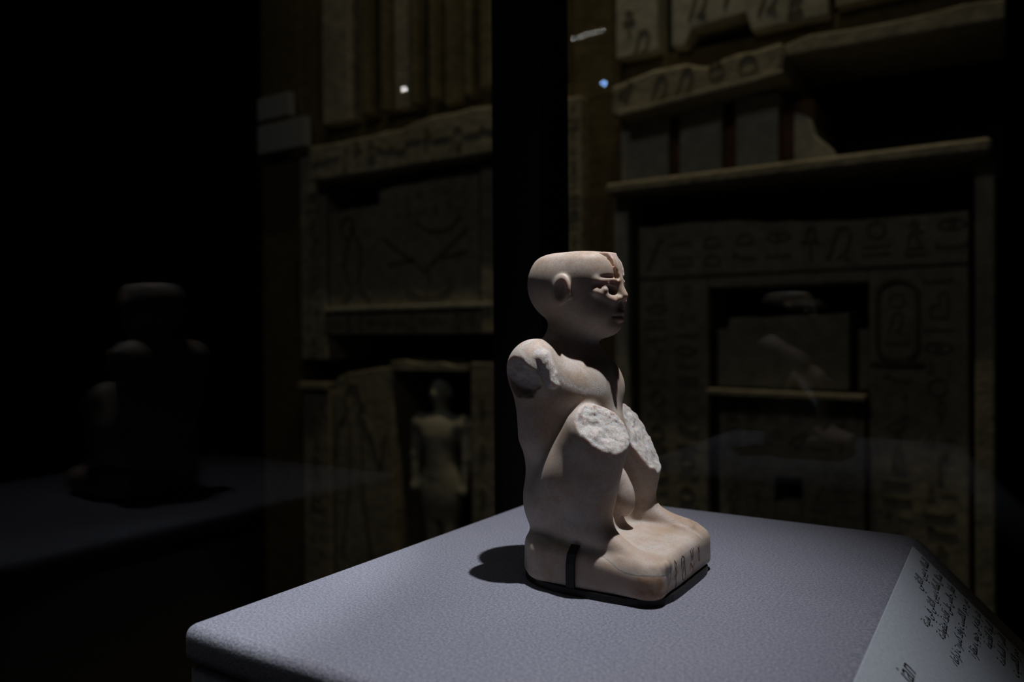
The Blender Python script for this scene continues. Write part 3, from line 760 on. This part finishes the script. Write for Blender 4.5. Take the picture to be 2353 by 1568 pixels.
# ------------------------------------------------------------------ carved man standing in the niche of the left false door (decimetre-free: plain metres)
def sd_niche(p):
    q = np.stack([np.abs(p[:, 0]), p[:, 1], p[:, 2]], 1)
    d = ell(q, (0, 0, 0.500), (0.092, 0.050, 0.060))                               # chest
    d = smin(d, cone(q, (0, 0, 0.48), (0, 0, 0.36), 0.062, 0.055), 0.03)
    d = smin(d, ell(q, (0.088, 0, 0.520), (0.034, 0.036, 0.034)), 0.02)            # shoulders
    d = smin(d, cone(q, (0, 0, 0.54), (0, -0.004, 0.60), 0.026, 0.024), 0.012)
    d = smin(d, ell(q, (0, -0.006, 0.625), (0.037, 0.040, 0.046)), 0.012)          # head
    d = smin(d, ell(q, (0, -0.044, 0.622), (0.008, 0.010, 0.013)), 0.006)
    d = np.maximum(d, -ell(q, (0.015, -0.046, 0.632), (0.009, 0.008, 0.005)))
    d = smin(d, ell(q, (0.036, 0.0, 0.622), (0.006, 0.009, 0.014)), 0.004)
    a = smin(cone(q, (0.098, 0, 0.515), (0.108, -0.004, 0.41), 0.025, 0.020), cone(q, (0.108, -0.004, 0.41), (0.100, -0.016, 0.32), 0.020, 0.015), 0.01)
    a = smin(a, ell(q, (0.099, -0.02, 0.305), (0.018, 0.020, 0.022)), 0.006)       # closed fists
    d = smin(d, a, 0.008)
    k = np.maximum(ell(q, (0, 0.0, 0.30), (0.085, 0.055, 0.13)), 0.20 - q[:, 2])     # kilt
    d = smin(d, k, 0.01)
    d = smin(d, cone(q, (0.036, 0, 0.22), (0.034, 0, 0.06), 0.032, 0.025), 0.01)
    d = smin(d, cone(q, (0.034, 0.0, 0.045), (0.036, -0.055, 0.038), 0.022, 0.016), 0.01)
    d = smin(d, np.maximum(np.maximum(np.abs(q[:, 0]) - 0.115, np.abs(q[:, 1]) - 0.085), np.abs(q[:, 2] - 0.014) - 0.014), 0.006)
    return d
vn, qn = sdf_mesh(lambda p: sd_niche(p * 0.001) * 1000, (-150, -110, -10), (150, 110, 690), 5.0)
me = np_mesh('niche_figure', vn * 0.001, qn); me.materials.append(M_pale)
ni = link('niche_figure', me, None, fd); ni.location = (-1.588, 2.045, 0.302); ni.matrix_parent_inverse = inv
ni['label'] = 'carved stone man standing in the niche'

# ------------------------------------------------------------------ the fabric-covered plinth
pl = tag(empty('display_plinth', (-0.12, 0.3435, 0.86)), 'grey blue fabric covered plinth with sloping front under the figurine', 'plinth')
def profile_extrude(name, prof, y0, y1, mat, bev, seg):
    bm = bmesh.new()
    a = [bm.verts.new((p[0], y0, p[1])) for p in prof]; b2 = [bm.verts.new((p[0], y1, p[1])) for p in prof]
    bm.faces.new(a); bm.faces.new(b2[::-1])
    for i in range(len(prof)): bm.faces.new((a[i], b2[i], b2[(i + 1) % len(prof)], a[(i + 1) % len(prof)]))
    bmesh.ops.recalc_face_normals(bm, faces=bm.faces[:])
    bmesh.ops.bevel(bm, geom=bm.edges[:], offset=bev, segments=seg, profile=0.5, affect='EDGES')
    o = link(name, bm_mesh(name, bm, True), mat, pl); o.matrix_parent_inverse = Matrix.Translation((0.12, -0.3435, -0.86))
    return o
profile_extrude('fabric_top', [(-0.282, 1.0), (-0.0435, 1.0), (0.060, 0.899), (0.049, 0.888), (-0.050, 0.984), (-0.282, 0.984)], 0.190, 0.498, M_fabric, 0.0050, 4)
profile_extrude('plinth_body', [(-0.280, 0.983), (-0.0505, 0.983), (0.044, 0.891), (0.044, 0.862), (-0.280, 0.862)], 0.1925, 0.4955, M_fabric, 0.002, 2)

# ------------------------------------------------------------------ caption sheet on the sloping front
sn = Vector((0.97, 0, 1)).normalized(); sd = Vector((1, 0, -0.97)).normalized()
cap = tag(empty('caption_sheet', (-0.0435, 0.3435, 1.0)), 'pale caption sheet with lines of black Arabic writing on the plinth slope', 'label')
inv3 = Matrix.Translation((0.0435, -0.3435, -1.0))
def slope_pt(a, u, h=0.0): return Vector((-0.0435, u, 1.0)) + sd * a + sn * h
bm = bmesh.new(); rows = []
for i in range(13):
    a = 0.0002 + 0.1 * i / 12
    lift = 0.0012
    rows.append([(bm.verts.new(slope_pt(a, u, lift)), bm.verts.new(slope_pt(a, u, lift - 0.001))) for u in (0.235, 0.351, 0.467)])
for i in range(12):
    for j in range(2):
        bm.faces.new((rows[i][j][0], rows[i + 1][j][0], rows[i + 1][j + 1][0], rows[i][j + 1][0]))
        bm.faces.new((rows[i][j][1], rows[i][j + 1][1], rows[i + 1][j + 1][1], rows[i + 1][j][1]))
    for j in (0, 2): bm.faces.new((rows[i][j][0], rows[i][j][1], rows[i + 1][j][1], rows[i + 1][j][0]))
for i in (0, 12):
    for j in range(2): bm.faces.new((rows[i][j][0], rows[i][j + 1][0], rows[i][j + 1][1], rows[i][j][1]))
bmesh.ops.recalc_face_normals(bm, faces=bm.faces[:])
M_paper, ntp, bp = mat_new('pale_blue_grey_paper')
gp = ntp.nodes.new('ShaderNodeNewGeometry').outputs['Position']
ntp.links.new(ramp(ntp, noise(ntp, gp, 700, 2), [(0.3, (0.40, 0.44, 0.50)), (0.7, (0.50, 0.54, 0.60))]), bp.inputs['Base Color'])
bp.inputs['Roughness'].default_value = 0.8; bp.inputs['Specular IOR Level'].default_value = 0.1
o = link('paper', bm_mesh('paper', bm), M_paper, cap); o.matrix_parent_inverse = inv3

FORMS = {}   # letter -> (isolated, final, initial, medial)
def _f(ch, base, n):
    FORMS[ch] = tuple(chr(base + i) for i in range(n)) if n == 4 else (chr(base), chr(base + 1), None, None)
for ch, b0, n in (('\u0622', 0xFE81, 2), ('\u0623', 0xFE83, 2), ('\u0627', 0xFE8D, 2), ('\u0628', 0xFE8F, 4), ('\u0629', 0xFE93, 2), ('\u062A', 0xFE95, 4), ('\u062B', 0xFE99, 4), ('\u062C', 0xFE9D, 4),
                  ('\u062D', 0xFEA1, 4), ('\u062E', 0xFEA5, 4), ('\u062F', 0xFEA9, 2), ('\u0631', 0xFEAD, 2), ('\u0632', 0xFEAF, 2), ('\u0633', 0xFEB1, 4), ('\u0634', 0xFEB5, 4), ('\u0635', 0xFEB9, 4),
                  ('\u0639', 0xFEC9, 4), ('\u063A', 0xFECD, 4), ('\u0641', 0xFED1, 4), ('\u0642', 0xFED5, 4), ('\u0643', 0xFED9, 4), ('\u0644', 0xFEDD, 4), ('\u0645', 0xFEE1, 4), ('\u0646', 0xFEE5, 4),
                  ('\u0647', 0xFEE9, 4), ('\u0648', 0xFEED, 2), ('\u0649', 0xFEEF, 2), ('\u064A', 0xFEF1, 4)):
    _f(ch, b0, n)
def shape_ar(s):
    out = []
    for i, ch in enumerate(s):
        if ch not in FORMS: out.append(ch); continue
        pj = i > 0 and s[i - 1] in FORMS and FORMS[s[i - 1]][2] is not None
        nj = i + 1 < len(s) and s[i + 1] in FORMS and FORMS[ch][2] is not None
        iso, fin, ini, med = FORMS[ch]
        out.append(med if pj and nj else fin if pj else ini if nj else iso)
    return ''.join(out[::-1])
def text_line(body, size, a, u, align, name):
    c = bpy.data.curves.new(name, 'FONT'); c.body = body; c.size = size; c.align_x = align; c.resolution_u = 2
    t = bpy.data.objects.new(name, c); col.objects.link(t)
    me = bpy.data.meshes.new_from_object(t.evaluated_get(bpy.context.evaluated_depsgraph_get()))
    bpy.data.objects.remove(t); bpy.data.curves.remove(c)
    me.materials.clear(); me.materials.append(M_ink)
    o = link(name, me, None, cap)
    # text x runs along +Y of the world for the reader in front, its foot points down the slope
    R3 = Matrix((Vector((0, 1, 0)), -sd, sn)).transposed().to_4x4(); R3.translation = slope_pt(a, u, 0.00135)
    o.matrix_basis = R3; o.matrix_parent_inverse = inv3
    return o
AR = ['\u0627\u0644\u0645\u0644\u0643 \u0628\u064A\u0628\u064A \u0627\u0644\u062B\u0627\u0646\u064A',
      '\u062A\u0645\u062B\u0627\u0644 \u0644\u0644\u0645\u0644\u0643 \u0628\u064A\u0628\u064A \u0627\u0644\u062B\u0627\u0646\u064A \u0641\u064A \u0647\u064A\u0626\u0629',
      '\u0637\u0641\u0644 \u062C\u0627\u0644\u0633 \u0639\u0644\u0649 \u0642\u0627\u0639\u062F\u0629 \u0645\u0646\u0642\u0648\u0634\u0629',
      '\u0645\u0646 \u062D\u062C\u0631 \u0627\u0644\u0643\u0644\u0633\u064A\u062A \u0648\u0642\u062F \u0643\u0633\u0631\u062A \u0630\u0631\u0627\u0639\u0627\u0647',
      '\u0639\u062B\u0631 \u0639\u0644\u064A\u0647 \u0641\u064A \u062C\u0646\u0648\u0628 \u0633\u0642\u0627\u0631\u0629',
      '\u0627\u0644\u062F\u0648\u0644\u0629 \u0627\u0644\u0642\u062F\u064A\u0645\u0629',
      '\u0627\u0644\u0623\u0633\u0631\u0629 \u0627\u0644\u0633\u0627\u062F\u0633\u0629',
      '\u062D\u062C\u0631 \u0627\u0644\u0643\u0644\u0633\u064A\u062A']
_f('\u0626', 0xFE89, 4); _f('\u0637', 0xFEC1, 4); _f('\u0630', 0xFEAB, 2)
AS = [0.0090, 0.0175, 0.0255, 0.0335, 0.0415, 0.0490, 0.0565, 0.0640]
for i, s in enumerate(AR):
    text_line(shape_ar(s), 0.0072 if i == 0 else 0.0066, AS[i] + 0.002, 0.4645, 'RIGHT', 'writing_line')
text_line('ian', 0.0120, 0.0190, 0.327, 'RIGHT', 'writing_line')

# ------------------------------------------------------------------ glass showcase
case = tag(empty('glass_showcase', (-0.11, 0.3425, 0.0)), 'glass showcase with black rear post around the plinth', 'display case')
inv4 = Matrix.Translation((0.11, -0.3425, 0))
def cpart(o): o.parent = case; o.matrix_parent_inverse = inv4; return o
X0, X1, Y0, Y1, ZB, ZT, TH = -0.357, 0.137, 0.125, 0.560, 0.86, 1.70, 0.004
cpart(box('cabinet', X0 - 0.02, X1 + 0.02, Y0 - 0.02, Y1 + 0.02, 0.0, ZB, M_black))
cpart(box('glass_pane', X0 - TH, X0, Y0, Y1 - 0.012, ZB, ZT, M_glass))
cpart(box('glass_pane', X0 + 0.012, X1, Y1, Y1 + TH, ZB, ZT, M_glass))
cpart(box('glass_pane', X0 - TH, X1 + TH, Y0 - TH, Y0, ZB, ZT, M_glass))
cpart(box('glass_pane', X1, X1 + TH, Y0, Y1 + TH, ZB, ZT, M_glass))
cpart(box('post', -0.3690, -0.3205, 0.5465, 0.5945, 0.0, 1.775, M_black, None, 0.0015, 2))
bm = bmesh.new()                      # black hood out of view: top and four fascias, deepened to block gallery glow
for (a0, a1, b0, b1, c0, c1) in ((X0 - .024, X0 - .006, Y0 - .024, Y1 + .024, 1.46, 1.80), (X1 + .006, X1 + .024, Y0 - .024, Y1 + .024, 1.46, 1.80), (X0 - .006, X1 + .006, Y0 - .024, Y0 - .006, 1.46, 1.80),
                                 (X0 - .006, X1 + .006, Y1 + .006, Y1 + .024, 1.46, 1.80), (X0 - .006, X1 + .006, Y0 - .006, Y1 + .006, 1.78, 1.80)):
    t = box_bm(a0, a1, b0, b1, c0, c1); tm = bm_mesh('tmp', t); bm.from_mesh(tm); bpy.data.meshes.remove(tm)
cpart(link('glow_blocking_hood', bm_mesh('glow_blocking_hood', bm), M_black))

# ------------------------------------------------------------------ small gallery lamps that glint in the panes
def lamp(name, label, loc, aim, r, color, strength, group=None):
    e = tag(empty(name, loc), label, 'lamp', group)
    d = (Vector(aim) - Vector(loc)).normalized(); q = d.to_track_quat('Z', 'Y').to_matrix().to_4x4()
    bm = bmesh.new(); bmesh.ops.create_cone(bm, cap_ends=True, segments=20, radius1=r * 1.6, radius2=r * 1.9, depth=r * 5)
    bmesh.ops.translate(bm, verts=bm.verts[:], vec=(0, 0, -r * 2.6)); bmesh.ops.transform(bm, matrix=q, verts=bm.verts[:])
    link('housing', bm_mesh('housing', bm), M_bulb_housing, e)
    bm = bmesh.new(); bmesh.ops.create_uvsphere(bm, u_segments=16, v_segments=8, radius=r)
    link('bulb', bm_mesh('bulb', bm, True), emitter('bulb_glow_' + name, color, strength), e)
    return e
def ray_px(x, y):
    return fwd + right * ((x - 1176.5) / 1775) + up * ((784 - y) / 1775)
def mirror_back(x, y, d):                # lamp seen in the rear pane
    p = CAM + ray_px(x, y) * d; return Vector((p.x, 2 * Y1 - p.y, p.z))
def mirror_left(x, y, d):
    p = CAM + ray_px(x, y) * d; return Vector((2 * X0 - p.x, p.y, p.z))
lamp('gallery_lamp', 'cold blue white lamp mirrored in the rear glass right of the post', mirror_back(1386, 190, 2.0), (-0.1, 0.3, 1.1), 0.006, (0.35, 0.58, 1.0), 80)
lamp('gallery_lamp', 'white lamp mirrored in the side glass left of the post', mirror_left(931, 205, 2.2), (-0.2, 0.4, 1.1), 0.006, (1.0, 0.97, 0.95), 52)
YS = -2.45                                # the strip hangs on a line of constant Y behind the viewer
def on_strip(x, y):
    r = ray_px(x, y); p = CAM + r * ((2 * Y1 - YS) / r.y); return Vector((p.x, YS, p.z))
strip = tag(empty('led_strip', on_strip(1366, 74)), 'row of seven small white lamps mirrored high in the rear glass', 'lamp')
so = on_strip(1366, 74)
M_led = emitter('led_glow', (1.0, 0.97, 0.88), 60.0)
for i in range(7):
    bm = bmesh.new(); bmesh.ops.create_uvsphere(bm, u_segments=12, v_segments=6, radius=0.0055)
    o = link('led', bm_mesh('led', bm, True), M_led, strip); o.location = on_strip(1318 + 16.1 * i, 88 - 4.75 * i) - so
a = on_strip(1318, 88) - so; b = on_strip(1415, 60) - so
dv = b - a; ang = math.atan2(dv.z, dv.x)
o = box('strip_body', -dv.length / 2 - 0.03, dv.length / 2 + 0.03, -0.035, -0.006, -0.015, 0.015, M_bulb_housing, strip, 0.003, 1)
o.location = (a + b) / 2; o.rotation_euler = (0, -ang, 0)
